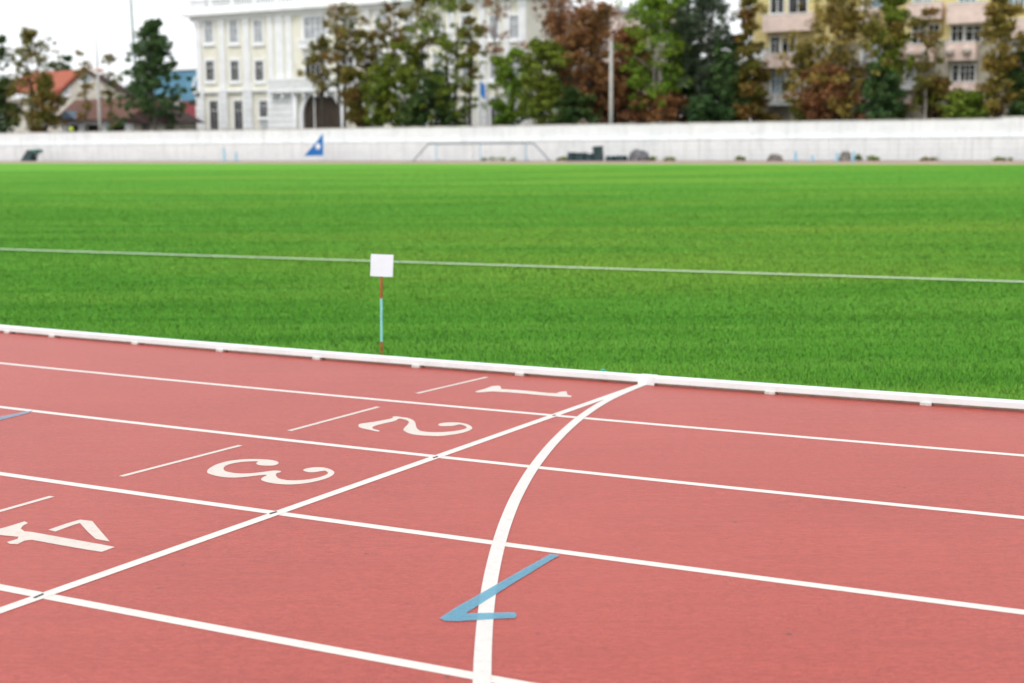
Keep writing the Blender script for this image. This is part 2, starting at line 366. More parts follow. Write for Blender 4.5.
flat('lane_number', [zoomed(D1, 470, 370, 7.314)], .0012, M['number'], label='painted figure 1 lying across the lane by the kerb')
flat('lane_number', [smooth_poly(zoomed(D2, 340, 370, 7.314), 2)], .0012, M['number'], label='painted figure 2 with a curled top')
flat('lane_number', [smooth_poly(zoomed(D3, 200, 430, 7.314), 2)], .0012, M['number'], label='painted figure 3 with curled ends')
flat('lane_number', [zoomed(P, 0, 490, 5.693) for P in D4], .0012, M['number'], label='painted stencil figure 4, cut by the frame')
BA=[(575,70),(622,75),(560,110),(480,160),(400,208),(300,272),(170,355),(225,353),(320,351),(405,349),(414,362),(408,376),(330,380),(220,387),(130,392),(70,390),(45,378),(80,355),(125,325),(200,283),(300,226),(420,157),(500,112)]
flat('direction_arrow', [zoomed(BA, 430, 540, 4.78)], .0028, M['blue'], label='pale blue painted arrow crossing the curved line')
flat('direction_arrow', [[(33,410.6),(0,417.2),(-40,427),(-90,440),(-92,443.5),(-40,431),(0,420.6),(29,413.4)]], .0028, M['faded_blue'], label='pale blue painted stroke at the left under a lane line')
for P in ([(32.7,598.3),(43.2,593.9),(43.9,595),(35,598.8)], [(269,513.9),(276.5,511.8),(277.4,512.6),(270,514.8)], [(432.4,458),(437.6,456.4),(438.2,457.2),(433.4,458.7)], [(552,415.9),(555.4,414.9),(556,415.5),(553,416.5)]):
    flat('survey_mark', [P], .0034, M['mark'])

# white line across the turf
def on_field(px, py):
    d = ray(px, py); t = (ZG + .032 - CAM[2])/d[2]; return np.array([d[0]*t, d[1]*t])
q0, q1 = on_field(0, 248.9), on_field(1024, 281.6); dq = (q1-q0)/np.linalg.norm(q1-q0); nq = np.array([-dq[1], dq[0]])*.06
b0, b1 = q0 - dq*45, q1 + dq*30
o = np_mesh('field_line', [(*(b0+nq), ZG+.032), (*(b0-nq), ZG+.032), (*(b1-nq), ZG+.032), (*(b1+nq), ZG+.032)], [(0,1,2,3)], M['fieldline']); tag(o, kind='structure')

# ------------------------------------------------------------------ grass blades
def make_grass():
    N_ = 1750000
    u = rng.random(N_); y = 6.6*(95/6.6)**u; x = (rng.random(N_)*2-1)*(.60*y + 1.5)
    s = lane_s(x, y); keep = (s < -.10); x, y, s = x[keep], y[keep], s[keep]
    d = -s; w = np.clip(d/9, 0, 1); w = w*w*(3-2*w)
    z = (track_z(x, y) - .012)*(1-w) + ZG*w
    n = len(x); sc_ = np.clip(y/8.0, .85, 8)
    keepl = ~((np.abs((np.stack([x, y], 1) - q0) @ (nq/.06)) < .055) & (rng.random(n) < .0))
    h = (.024 + .010*rng.random(n)) * (1 + .12*np.sin(x*1.7 + y*2.3)*np.sin(y*.9 - x*.6))
    h *= np.where(d < .35, 1.45, 1.0); h *= np.clip(1 - (y - 16)/55, .30, 1); bw = (.0012 + .0011*rng.random(n))*sc_
    ang = rng.random(n)*2*np.pi; lean = .35 + .7*rng.random(n)
    lx, ly = np.cos(ang)*lean*h, np.sin(ang)*lean*h
    wx, wy = -np.sin(ang)*bw, np.cos(ang)*bw
    B1 = np.stack([x-wx, y-wy, z], 1); B2 = np.stack([x+wx, y+wy, z], 1)
    M1 = np.stack([x+lx*.4-wx*.8, y+ly*.4-wy*.8, z+h*.6], 1); M2 = np.stack([x+lx*.4+wx*.8, y+ly*.4+wy*.8, z+h*.6], 1)
    T = np.stack([x+lx-wx*.1, y+ly-wy*.1, z+h], 1); T2 = np.stack([x+lx+wx*.1, y+ly+wy*.1, z+h], 1)
    v = np.stack([B1, B2, M1, M2, T, T2], 1).reshape(-1, 3); i = np.arange(n)[:, None]*6
    f = np.concatenate([i + np.array([[0,1,3,2]]), i + np.array([[2,3,5,4]])], 0)
    return np_mesh('grass', v, f, M['blades'])
tag(make_grass(), kind='stuff')

# ------------------------------------------------------------------ kerb rail
def kerb_rail(a0, a1, parent):
    prof = [(.0, .018), (.0, .051), (-.004, .0555), (-.012, .0580), (-.050, .0580), (-.058, .0555), (-.062, .051), (-.062, .018)]
    aa = np.linspace(a0, a1, max(3, int((a1-a0)/.5))); vs = []; fs = []; n = len(prof)
    for a in aa:
        for s, h in prof: p = lane(a, s); vs.append((p[0], p[1], float(track_z(*lane(a, 0))) + h))
    for i in range(len(aa)-1):
        for k in range(n): m = (k+1) % n; fs.append((i*n+k, (i+1)*n+k, (i+1)*n+m, i*n+m))
    fs.append(tuple(range(n))); fs.append(tuple((len(aa)-1)*n + k for k in range(n-1, -1, -1)))
    return MB().add(vs, fs).build('rail', M['kerb'], parent)
kerb = empty('track_kerb', (0,0,0), 0, 'long white metal kerb rail on small feet between the red track and the grass', 'track kerb')
def a_of(px, py): p = np.array(on_track(px, py)) - CEN; return RAD*(math.atan2(p[1], p[0]) + math.pi/2 - PH)
def proj(p):
    q = np.array(p) - CAM; X_ = np.array([math.cos(ROLL), -math.sin(ROLL)*math.sin(PITCH), -math.sin(ROLL)*math.cos(PITCH)])
    return CX + F*(q @ X_)/(q @ np.array([0, math.cos(PITCH), -math.sin(PITCH)]))
def a_kerb(px):
    lo_a, hi_a = -14.0, 10.0
    for _ in range(50):
        mid = (lo_a+hi_a)/2; q = lane(mid, 0)
        if proj((q[0], q[1], float(track_z(*q)))) < px: lo_a = mid
        else: hi_a = mid
    return lo_a
ajoint = a_kerb(646)
cuts = [-28, ajoint-12.0, ajoint-8.0, ajoint-4.0, ajoint, ajoint+4.0, ajoint+8, 26]
cuts = [-28, -16, ajoint-8.0, ajoint, ajoint+8, 26]
for c0, c1 in zip(cuts[:-1], cuts[1:]): kerb_rail(c0+.003, c1-.003, kerb)
fpx = [(7,334), (52,337), (135,342), (220,348.5), (316.7,355.5), (416,363.5), (519.8,372), (770,391), (925.8,403)]
fa = [a_kerb(p[0]) for p in fpx]
for a in fa + [fa[-1]+1.02, fa[-1]+2.1, fa[0]-1.0, fa[0]-2.1, fa[-1]+3.2, fa[0]-3.2]:
    mb = MB(); p = lane(a, -.026); zz = float(track_z(*p))
    mb.bevbox(-.032, .032, -.036, .036, .001, .0185, .003)
    f = mb.build('foot', M['foot'], kerb); f.location = (p[0], p[1], zz); f.rotation_euler = (0, 0, PH + KAP*a)
p = lane(ajoint, -.030); mb = MB(); mb.bevbox(-.055, .055, -.033, .0335, .002, .0597, .003)
f = mb.build('connector', M['kerb'], kerb); f.location = (p[0], p[1], float(track_z(*p))); f.rotation_euler = (0, 0, PH + KAP*ajoint)

# ------------------------------------------------------------------ marker sign and small things by the kerb
d = ray(381.6, 355.5); zt = -.105; t = (zt - CAM[2])/d[2]; sx, sy = d[0]*t, d[1]*t
while lane_s(sx, sy) > -.14: t += .01; sx, sy = d[0]*t, d[1]*t
ppm = F/math.hypot(sy, .0)
sz = float(track_z(sx, sy))
sign = empty('marker_sign', (sx, sy, sz), 0, 'small blank white square card on a thin red and turquoise stake behind the kerb', 'marker sign')
def zs(py): dd = ray(381, py); return CAM[2] + dd[2]*sy/dd[1] - sz
r_ = .0095
b_lo, b_mid, b_hi, c_lo, c_hi = -.04, zs(341.5), zs(298.5), zs(276.5), zs(254.5)
MB().tube([(.001,0,b_lo),(.002,0,b_mid)], r_*1.02, 10).build('stake', M['stake_red'], sign)['label'] = 'red foot of the stake'
MB().tube([(.002,0,b_mid),(.006,0,b_hi)], r_, 10).build('stake', M['stake_blue'], sign)['label'] = 'pale turquoise middle of the stake'
MB().tube([(.006,0,b_hi),(.010,0,c_lo+.03)], r_*1.02, 10).build('stake', M['stake_red'], sign)['label'] = 'red upper part of the stake'
cw = 23.0/ppm/2; mb = MB(); mb.bevbox(-cw, cw, -.016, -.0105, 0, c_hi-c_lo, .002)
cd = mb.build('card', M['card'], sign); cd.location = (.013, 0, c_lo); cd.rotation_euler = (R_(-4), R_(2.2), R_(-7))
p = lane(a_kerb(592), -.16); zz = float(track_z(*p))
mb = MB(); mb.bevbox(-.030, .030, -.014, .014, .0, .016, .004); mb.bevbox(-.012, .018, -.008, .010, .0165, .030, .003)
o = mb.build('plastic_scrap', M['scrap']); o.location = (p[0], p[1], zz + .025); o.rotation_euler = (R_(6), R_(-5), PH+.2)
tag(o, 'tiny turquoise plastic scrap lying in the grass right behind the kerb', 'scrap')

# ------------------------------------------------------------------ far wall
WD = 120.0
wall = empty('perimeter_wall', (*along(0, WD), ZG), W_ANG, 'long white concrete wall in two tiers across the far side of the field', 'wall')
def wz(px, py): return Z(px, py, WD+.5) - ZG
zm = 1.86
segs = [(-170, 456, wz(230, 129.4)), (456, 1003, wz(720, 122.0)), (1003, 1250, wz(1012, 116.3))]
aL, aR = A(-170, WD), A(1250, WD)
xs = np.arange(aL, aR, 6.0)
mb = MB()
for x0, x1 in zip(xs, list(xs[1:]) + [aR]): mb.box(x0+.015, x1-.015, 0, .75, 0, zm)
mb.build('lower_tier', M['wall'], wall)
for p0, p1, top in segs:
    x0, x1 = A(p0, WD+.35), A(p1, WD+.35)
    MB().box(x0, x1, .35, .85, zm+.003, top-.10).build('upper_tier', M['wall'], wall)
    MB().box(x0-.02, x1, .30, .90, top-.098, top).build('coping', M['cope'], wall)
MB().box(aL, aR, -.05, .34, zm+.003, zm+.05).build('ledge', M['wall'], wall)
# railing in front of the wall
rl = empty('railing', (*along(0, WD-.8), ZG), W_ANG, 'low grey rail of thin posts and wires along the foot of the white wall', 'railing')
posts = np.arange(A(-60, WD), A(1090, WD), 2.05)
base = None
for x in posts[:98]:
    if base is None: base = MB().tube([(0,0,-.02),(0,0,zm-.06)], .022, 6).build('post', M['rail'], rl); q = base
    else: q = base.copy(); link(q, rl)
    q.location = (x, 0, 0)
MB().tube([(posts[0],0,zm-.08),(posts[min(97,len(posts)-1)],0,zm-.08)], .03, 6).build('top_bar', M['rail'], rl)
mb = MB()
for h in (.45, .9, 1.35): mb.tube([(posts[0],.0,h),(posts[min(97,len(posts)-1)],.0,h)], .010, 5)
mb.build('wires', M['rail'], rl)

# ------------------------------------------------------------------ things along the foot of the wall
def base_at(px, dist): return (*along(A(px, dist, 158), dist), ZG)
def m_of(px0, px1, dist): return A(px1, dist, 155) - A(px0, dist, 155)
def hgt(px, py, dist): return Z(px, py, dist) - ZG
FD = 116.5
# blue corner flag with a white disc: a cloth triangle on a pole
x_p = 323.5; fh = hgt(x_p, 133.5, FD); w_ = m_of(305, x_p, FD)
fl = empty('triangular_flag', base_at(x_p, FD), W_ANG, 'blue triangular flag with a white disc on a short pole before the wall', 'flag')
MB().tube([(0,0,-.05),(0,0,fh+.03)], .03, 8).build('pole', M['pale_blue'], fl)
lo = hgt(x_p, 155.5, FD); n = 14; vs = []; fs = []
for i in range(n+1):
    f = i/n; x = -w_*f; zt_ = fh - (fh-lo-.02)*f
    for j in range(7):
        zz = lo + (zt_-lo)*j/6 - .05*f
        for dy in (-.006, .006): vs.append((x-.02, .10*math.sin(f*5)*f + dy, zz))
def vid(i, j, k): return (i*7+j)*2+k
for i in range(n):
    for j in range(6):
        fs.append((vid(i,j,0), vid(i,j+1,0), vid(i+1,j+1,0), vid(i+1,j,0))); fs.append((vid(i,j,1), vid(i+1,j,1), vid(i+1,j+1,1), vid(i,j+1,1)))
MB().add(vs, fs).build('cloth', M['flag'], fl)
dcx = -m_of(318.2, x_p, FD); dcz = hgt(318, 146.4, FD); vs = []; rr = .30
f_ = -dcx/w_; yb = .10*math.sin(f_*5)*f_
vs = [(dcx + rr*math.cos(t), yb-.03, dcz + rr*math.sin(t)) for t in np.linspace(0, 2*math.pi, 24, endpoint=False)]
vs += [(x, yb+.03, z) for x, y, z in vs]
MB().add(vs, [tuple(range(24)), tuple(range(47, 23, -1))] + [(i, (i+1) % 24, (i+1) % 24+24, i+24) for i in range(24)]).build('disc', M['white_plain'], fl)
# long pipe frame
x0 = 413; fr = empty('pipe_frame', base_at(x0, 117.6), W_ANG, 'long low frame of grey-teal pipes with sloping end braces before the wall', 'frame')
top = hgt(480, 143.6, 117.6); X = lambda px: m_of(x0, px, 117.6)
MB().tube([(X(428.5),0,top),(X(533.5),0,top)], .06, 8).build('top_pipe', M['teal_pipe'], fr)
MB().tube([(X(413),0,.0),(X(428.5),0,top)], .06, 8).build('end_brace', M['teal_pipe'], fr)
MB().tube([(X(550),0,.0),(X(533.5),0,top)], .06, 8).build('end_brace', M['teal_pipe'], fr)
for px in (436, 480.5, 525.5): MB().tube([(X(px),0,.0),(X(px),0,top-.05)], .045, 8).build('post', M['pale_blue'], fr)
for px in (436, 480.5, 525.5): MB().tube([(X(px),.0,.12),(X(px),.9,.03)], .035, 8).build('back_foot', M['pale_blue'], fr)
# dark teal containers
def crate(px0, px1, ytop, label, lean=0.0, dist=116.6, group=None, lid=True):
    w = m_of(px0, px1, dist); h = hgt((px0+px1)/2, ytop, dist)
    c = empty('storage_box', base_at((px0+px1)/2, dist), W_ANG, label, 'storage box', group)
    mb = MB(); mb.bevbox(-w/2+.03, w/2-.03, -.38, .38, 0, h*.86, .05)
    for k in range(3): xx = -w/2 + .06 + (w-.18)*k/2; mb.box(xx, xx+.06, -.41, -.36, .04, h*.8)
    b = mb.build('body', M['dark_teal'], c); b.rotation_euler.y = lean
    if lid:
        mb = MB(); mb.bevbox(-w/2, w/2, -.42, .42, h*.86+.002, h, .04); l = mb.build('lid', M['dark_teal'], c); l.rotation_euler.y = lean
    return c
GB = 'dark storage boxes at the foot of the wall'
crate(569, 575.3, 152.3, 'leftmost dark teal box in the row at the foot of the wall', group=GB)
crate(575.8, 585.5, 152.6, 'wide dark teal box, second in the row left of the tall box', group=GB)
crate(586.2, 594.0, 153.5, 'dark teal box touching the left side of the tall box', group=GB)
crate(595.0, 602.5, 146.2, 'tall dark teal box leaning slightly, highest of the row', lean=-.09, group=GB)
crate(607, 615.3, 156.0, 'low dark teal box just right of the tall box', group=GB)
crate(616.5, 626, 155.6, 'low dark teal box beside the grey heap', group=GB)
# slanted dark seat on the left
sw = m_of(22.5, 33, 117); shh = hgt(30, 149.5, 117)
st = empty('reclined_seat', base_at(24, 117), W_ANG, 'dark teal slanted seat leaning back at the left end of the wall', 'seat')
MB().prism([(-.1,0),(sw*.85,0),(sw*1.25,shh*.95),(sw*.62,shh*.95)], -.5, .5).build('backrest', M['dark_teal'], st)
MB().prism([(sw*.66,shh*.955),(sw*1.5,shh*1.0),(sw*1.45,shh*.72),(sw*1.2,shh*.72),(sw*1.26,shh*.955)], -.55, .55).build('headrest', M['green_teal'], st)
MB().tube([(sw*1.35,-.4,shh*.72),(sw*1.7,-.4,0)], .04, 6).build('leg', M['rail'], st)
MB().tube([(sw*1.35,.4,shh*.72),(sw*1.7,.4,0)], .04, 6).build('leg', M['rail'], st)
# heaps
def heap(px0, px1, ytop, mat, name, label, cat, seed, dist=117.2):
    w = m_of(px0, px1, dist)/2; h = .86*hgt((px0+px1)/2, ytop, dist); r = np.random.default_rng(seed); mb = MB()
    n, m = 22, 9; vs = []; fs = []
    for i in range(m):
        t = i/(m-1)
        for k in range(n):
            a = 2*math.pi*k/n; j = 1 + .16*r.standard_normal()*(.4 if i else .2)
            rad = (math.cos(t*math.pi/2)**.55)*j
            vs.append((w*rad*math.cos(a), .8*rad*math.sin(a), max(-.02, h*math.sin(t*math.pi/2)*(1 + .10*r.standard_normal()*(1 if 0 < i else 0)))))
    for i in range(m-1):
        for k in range(n): q = (k+1) % n; fs.append((i*n+k, i*n+q, (i+1)*n+q, (i+1)*n+k))
    fs.append(tuple((m-1)*n + k for k in range(n)))
    o = MB().add(vs, fs).build(name, mat); o.location = base_at((px0+px1)/2, dist); o.rotation_euler = (0, 0, W_ANG); tag(o, label, cat)
heap(629, 648.5, 149.3, M['heap'], 'netting_heap', 'rounded grey heap of netting right of the dark boxes by the wall', 'heap', 3)
heap(768, 782, 153.3, M['brownheap'], 'rubbish_heap', 'low grey-brown heap at the foot of the wall, left of the blue trestles', 'heap', 4)
heap(839.5, 851, 150.8, M['brownheap'], 'rubbish_heap', 'dark mixed heap between two pale blue posts by the wall', 'heap', 5, 117.6)
# pale blue trestles
def trestle(px0, px1, ytop0, ytop1, label):
    dist = 117.0; w = m_of(px0, px1, dist); c = empty('barrier_trestle', base_at(px0, dist), W_ANG, label, 'trestle', 'pale blue trestles by the wall')
    for x, yt, px in ((0, ytop0, px0), (w, ytop1, px1)):
        h = hgt(px, yt, dist); MB().box(x-.075, x+.075, -.05, .05, .062, h).build('leg', M['pale_blue'], c)
        MB().bevbox(x-.14, x+.14, -.5, .5, 0, .06, .02).build('foot', M['pale_blue'], c)
    hb = min(hgt(px0, ytop0, dist), hgt(px1, ytop1, dist))*.45
    MB().tube([(.0755,0,hb),(w-.0755,0,hb)], .02, 6).build('crossbar', M['rail'], c)
trestle(224.3, 236.4, 147.8, 152.0, 'pale blue trestle with one tall leg, left of the blue flag')
trestle(795.8, 812.5, 151.5, 155.8, 'pale blue trestle low on the ground right of the brown heap')
trestle(837.3, 853.6, 152.5, 151.5, 'pale blue trestle standing round the dark heap, right-hand one')

# ------------------------------------------------------------------ trees and weeds
LEAF = dict(
    green=mat_leaf('green_leaves', (.135, .210, .024), (.215, .245, .034)), bright=mat_leaf('bright_green_leaves', (.125, .245, .022), (.210, .280, .030)),
    olive=mat_leaf('olive_leaves', (.160, .180, .030), (.230, .160, .044)), rust=mat_leaf('rust_leaves', (.330, .150, .066), (.220, .125, .045)),
    rustgreen=mat_leaf('turning_leaves', (.250, .130, .040), (.140, .180, .028), .5, .4), gold=mat_leaf('golden_leaves', (.310, .205, .046), (.210, .190, .042)),
    dark=mat_leaf('dark_green_leaves', (.042, .092, .026), (.095, .140, .032)), pine=mat_leaf('grey_green_needles', (.062, .092, .055), (.100, .125, .078)),
    conifer=mat_leaf('deep_green_leaves', (.045, .112, .038), (.095, .160, .048)), redbrown=mat_leaf('red_brown_leaves', (.270, .118, .056), (.330, .165, .070)),
)
PROF = {
    'tall': lambda h: .62 + .46*math.sin(math.pi*min(1, h)**.8) - .25*max(0, h-.7), 'round': lambda h: math.sin(math.pi*(.12 + .80*h))**.6,
    'cone': lambda h: 1.06*(1-h)**.85 + .10, 'column': lambda h: .85*math.sin(math.pi*(.10+.86*h))**.4, 'bush': lambda h: (1-h*h)**.5,
    'vase': lambda h: .45 + .6*h if h < .8 else .93-(h-.8)*2.6,
}
def leaf_mesh(name, centers, radii, per, size, mat, parent, flat_=.8, r=None):
    cs = np.repeat(np.array(centers), per, 0); rr = np.repeat(np.array(radii), per)[:, None]; n = len(cs)
    dv = r.standard_normal((n, 3)); dv /= np.linalg.norm(dv, axis=1)[:, None]; dv *= (r.random((n, 1))**.55)
    dv[:, 2] *= flat_; p = cs + dv*rr
    a = r.standard_normal((n, 3)); a[:, 2] *= .6; a /= np.linalg.norm(a, axis=1)[:, None]
    b = np.cross(a, r.standard_normal((n, 3))); b /= np.linalg.norm(b, axis=1)[:, None]
    s = (size*(.6 + .8*r.random((n, 1))))
    v = np.stack([p - a*s, p + b*s*.55, p + a*s, p - b*s*.55], 1).reshape(-1, 3)
    f = np.arange(n)[:, None]*4 + np.array([[0,1,2,3]])
    return np_mesh(name, v, f, mat, parent)
def tree(px, ytop, ybot, wpx, prof, leaf, label, dist=127.0, clumps=60, per=70, size=.17, cr=.75, bark='bark_dark', seed=None, name='tree', trunk_r=.17, limbs=14, lean=0.0, group='trees behind the far wall', trunk_top=.72, spread=1.0, gap=0.0, trunks=1, dens=1.0):
    r = np.random.default_rng(seed if seed is not None else int(px*7) % 9999)
    root = empty(name, base_at(px, dist), float(r.random()*6.28), label, 'tree', group)
    depth = far(px, 100, dist)[2][1]; w = wpx/F*depth/2
    H = Z(px, ytop, dist) - ZG; hb = max(.35, Z(px, ybot, dist) - ZG)
    P = PROF[prof]; cs = []; rad = []; boughs = []
    clumps = int(clumps*3.9*dens); per = int(per*.66); size *= .84; w *= 1.16
    nb = max(9, int(clumps/15))
    for i in range(nb):
        h = .03 + .94*((i + r.random())/nb); rr = w*P(h)*spread*(.72 + .5*r.random())
        a = i*2.4 + r.random()*1.2; q = rr*(.18 + .60*r.random()); bs = max(.55, rr*(.42 + .30*r.random()))
        z = hb + (H-hb)*h
        boughs.append((math.cos(a)*q + lean*(z-hb), math.sin(a)*q, z, bs, a))
    for i in range(clumps):
        x, y, z, bs, a = boughs[int(r.random()*nb)]
        g = r.standard_normal(3); g[2] *= .62
        out = .55*bs*(r.random()-.35)
        p = np.array([x + math.cos(a)*out, y + math.sin(a)*out, z + .25*out]) + g*bs*.48
        c = cr*.70*(.55 + .8*r.random())
        p[2] = min(max(p[2], hb*.75), H - c*.4)
        d_ = math.hypot(p[0]-lean*(p[2]-hb), p[1]); lim = w*1.12
        if d_ > lim: p[0] *= lim/d_; p[1] *= lim/d_
        cs.append(tuple(p)); rad.append(c)
    mb = MB()
    for k in range(trunks):
        ox = 0 if trunks == 1 else (k-(trunks-1)/2)*.5
        tp = []; tr_ = []; K = 7; zt = hb + (H-hb)*trunk_top
        for i in range(K+1):
            f = i/K; tp.append((ox*(1+f*1.4) + lean*max(0, zt*f-hb) + .10*math.sin(f*6+k)*f*2, .08*math.sin(f*5+1+k)*2*f, -.12 + (zt+.12)*f)); tr_.append(trunk_r*(1.25-f)**.8 + .015)
        mb.tube(tp, tr_, 7)
    for i in range(nb):
        x, y, z = boughs[i][:3]; z0 = max(.4, z - 1.1 - .35*math.hypot(x, y)); fz = min(1, z0/zt)
        b = Vector((lean*max(0, z0-hb) + .2*math.sin(fz*6)*fz, .16*math.sin(fz*5+1)*fz, z0)); e = Vector((x, y, z)); m_ = b.lerp(e, .55) + Vector((0, 0, .18))
        mb.tube([b, m_, e], [max(.03, trunk_r*.42*(1.1-fz)+.02), .04, .014], 5)
    mb.build('trunk', M[bark], root, smooth=True)
    leaf_mesh('crown', cs, rad, per, size, LEAF[leaf], root, r=r)
    return root
T = tree
# left group
T(2, 30, 112, 30, 'round', 'dark', 'dark green tree cut by the left edge of the picture', 128, 34, 80)
T(37, 27, 124, 46, 'tall', 'olive', 'olive-brown tree with two bare tips in front of the orange-red roof', 127, 66, 55, cr=.8, gap=.12, trunks=2)
T(7, 78, 134, 32, 'bush', 'dark', 'dark low bushy tree under the left edge tree', 125, 40, 90)
T(47, 74, 134, 34, 'bush', 'rustgreen', 'dark brown-green bushy tree left of the white pavilion', 124.5, 46, 80)
T(66, 56, 100, 30, 'round', 'dark', 'small dark green treetop showing over the orange-red roof', 152, 26, 70)
T(88, 50, 124, 20, 'vase', 'gold', 'thin golden tree left of the pale lamp post', 128, 26, 36, cr=.55, size=.13, bark='bark', trunk_r=.08)
T(113, 50, 128, 24, 'vase', 'olive', 'thin brownish tree right of the pale lamp post', 128.5, 30, 38, cr=.6, size=.13, bark='bark', trunk_r=.08)
T(156, 17, 118, 68, 'cone', 'conifer', 'dense deep green tiered tree with a tall tip left of the mansion', 126, 105, 85, cr=.72, size=.19, bark='bark', spread=1.0)
# in front of the mansion
T(343, 4, 60, 54, 'round', 'rustgreen', 'tall brown-green tree with open crown before the mansion', 125, 44, 55, cr=.75, gap=.10, trunks=2, dens=.62)
T(324, 36, 94, 36, 'round', 'olive', 'olive tree with layered branches beside the arched doorway', 124.3, 40, 60, cr=.7, gap=.16, dens=.62)
T(359, 66, 126, 36, 'column', 'rustgreen', 'dark brown leafy tree at the right of the arched doorway', 123.8, 50, 75)
T(382, 66, 126, 40, 'bush', 'green', 'light green bushy tree right of the brown trees', 124.5, 56, 75, cr=.7)
T(397, -12, 84, 38, 'column', 'rustgreen', 'tall slender brown-green tree before the right wing', 127, 52, 60, cr=.65, dens=.62)
T(416, 92, 128, 28, 'bush', 'dark', 'small dark green bush by the tall middle trees', 123, 30, 80, cr=.6)
T(424, -10, 60, 34, 'column', 'olive', 'tall olive tree with see-through crown beside the green one', 126, 44, 52, cr=.65, gap=.12, dens=.62)
T(452, -18, 126, 62, 'tall', 'green', 'tall full green tree in the middle of the wall', 125, 92, 70, cr=.8, gap=.08, trunks=2, dens=.62)
T(497, -16, 70, 34, 'vase', 'rust', 'sparse rusty tree with bare twigs right of the flagpole', 130, 26, 34, cr=.6, size=.13, trunk_r=.09)
T(512, 50, 125, 44, 'round', 'bright', 'yellow-green round tree right of the flagpole', 124.5, 58, 75, cr=.7)
T(543, 38, 124, 44, 'tall', 'green', 'dense green tree between the yellow-green and rusty trees', 124, 72, 85, cr=.7)
# rusty group
T(560, -18, 62, 58, 'tall', 'redbrown', 'tall red-brown tree with thin top above the green tree', 128, 66, 52, cr=.75, gap=.10)
T(590, 6, 120, 64, 'tall', 'rust', 'wide rusty brown tree left of the concrete pole', 126.5, 100, 70, cr=.8)
T(577, 88, 124, 36, 'bush', 'dark', 'dark low bush under the rusty trees', 123.5, 36, 80, cr=.6)
T(628, 24, 122, 40, 'tall', 'redbrown', 'red-brown tree just right of the concrete pole', 127, 70, 70, cr=.75)
T(655, -14, 104, 58, 'tall', 'bright', 'tall bright green tree with a pale forked trunk', 124.5, 84, 66, cr=.72, bark='bark_pale', trunks=2)
T(664, 92, 124, 46, 'bush', 'rust', 'low rusty bush around the pale forked trunk', 124, 44, 75, cr=.6)
T(706, -18, 124, 60, 'column', 'pine', 'tall grey-green pine with drooping dark foliage', 126, 120, 75, cr=.75, size=.15, bark='bark')
T(690, 14, 124, 36, 'column', 'conifer', 'dark green narrow tree between the bright tree and the pine', 128.5, 70, 75, cr=.65)
T(728, 40, 124, 36, 'column', 'conifer', 'green conifer right of the grey-green pine', 125, 62, 75, cr=.65)
T(748, -14, 122, 34, 'column', 'rustgreen', 'narrow rusty tree left of the lowest balconies', 124.5, 66, 62, cr=.65)
T(563, 46, 124, 44, 'round', 'dark', 'dark green tree behind the dense green one, left of the rusty trees', 131, 46, 80, cr=.7)
T(612, 62, 123, 56, 'bush', 'redbrown', 'broad low red-brown tree behind the foot of the concrete pole', 129.5, 60, 80, cr=.7)
T(640, 48, 123, 50, 'round', 'conifer', 'deep green tree behind the pale forked trunk', 130.5, 60, 80, cr=.7)
T(678, -6, 90, 34, 'column', 'dark', 'tall dark tree between the bright green tree and the pine, in the back row', 131, 60, 75, cr=.7)
T(716, 58, 123, 66, 'bush', 'dark', 'broad dark tree low behind the grey-green pine', 130, 74, 85, cr=.7)
T(752, 62, 122, 40, 'bush', 'rustgreen', 'brown-green low tree at the left foot of the apartment block', 126, 46, 80, cr=.65)
T(368, 30, 70, 34, 'round', 'olive', 'olive treetop between the two brown trees before the mansion', 127, 40, 55, cr=.65, dens=.7)
T(408, 44, 126, 52, 'column', 'green', 'green-brown full tree left of the tall middle trees', 125.6, 72, 75, cr=.7)
T(436, 70, 127, 50, 'bush', 'dark', 'dark leafy bush under the tall middle trees', 123.6, 60, 80, cr=.65)
T(471, 2, 92, 26, 'column', 'olive', 'narrow olive tree directly left of the flagpole', 125.5, 40, 55, cr=.6, dens=.7)
T(701, 96, 122, 26, 'bush', 'conifer', 'small deep green bush at the foot of the grey-green pine', 123.2, 34, 80, cr=.55)
# before the apartment block
T(838, -18, 122, 90, 'tall', 'gold', 'big golden brown tree before the apartment block', 124.5, 110, 62, cr=.85, gap=.06, trunks=2)
T(826, 64, 122, 62, 'bush', 'redbrown', 'red-brown low tree under the big golden tree', 123.4, 62, 75, cr=.65)
T(802, 36, 122, 30, 'column', 'olive', 'olive-brown slim tree right of the white balcony', 124, 40, 60, cr=.6)
T(886, -18, 122, 40, 'column', 'green', 'tall dark green tree right of the golden one', 124.5, 84, 72, cr=.7)
T(880, 64, 122, 44, 'bush', 'conifer', 'deep green bush below the tall dark green tree', 123.2, 46, 75, cr=.6)
T(924, 10, 90, 48, 'vase', 'rustgreen', 'sparse brown tree on a leaning pale trunk', 124, 34, 40, cr=.65, size=.14, bark='bark_pale', trunk_r=.12, lean=.02)
T(933, 78, 121, 54, 'bush', 'rustgreen', 'low brown-green tree behind the leaning pale trunk', 126, 44, 70, cr=.6)
T(966, 92, 120, 50, 'bush', 'green', 'dark green shrub on the wall before the pink balconies', 124, 44, 75, cr=.55)
T(996, -12, 118, 40, 'column', 'gold', 'tall golden green narrow tree near the right edge', 123.4, 70, 60, cr=.65)
T(1019, 52, 118, 32, 'round', 'dark', 'dark green tree cut by the right edge of the picture', 124.5, 46, 80, cr=.65)
T(1052, 0, 118, 40, 'tall', 'green', 'green tree just beyond the right edge', 126, 46, 65, cr=.7)
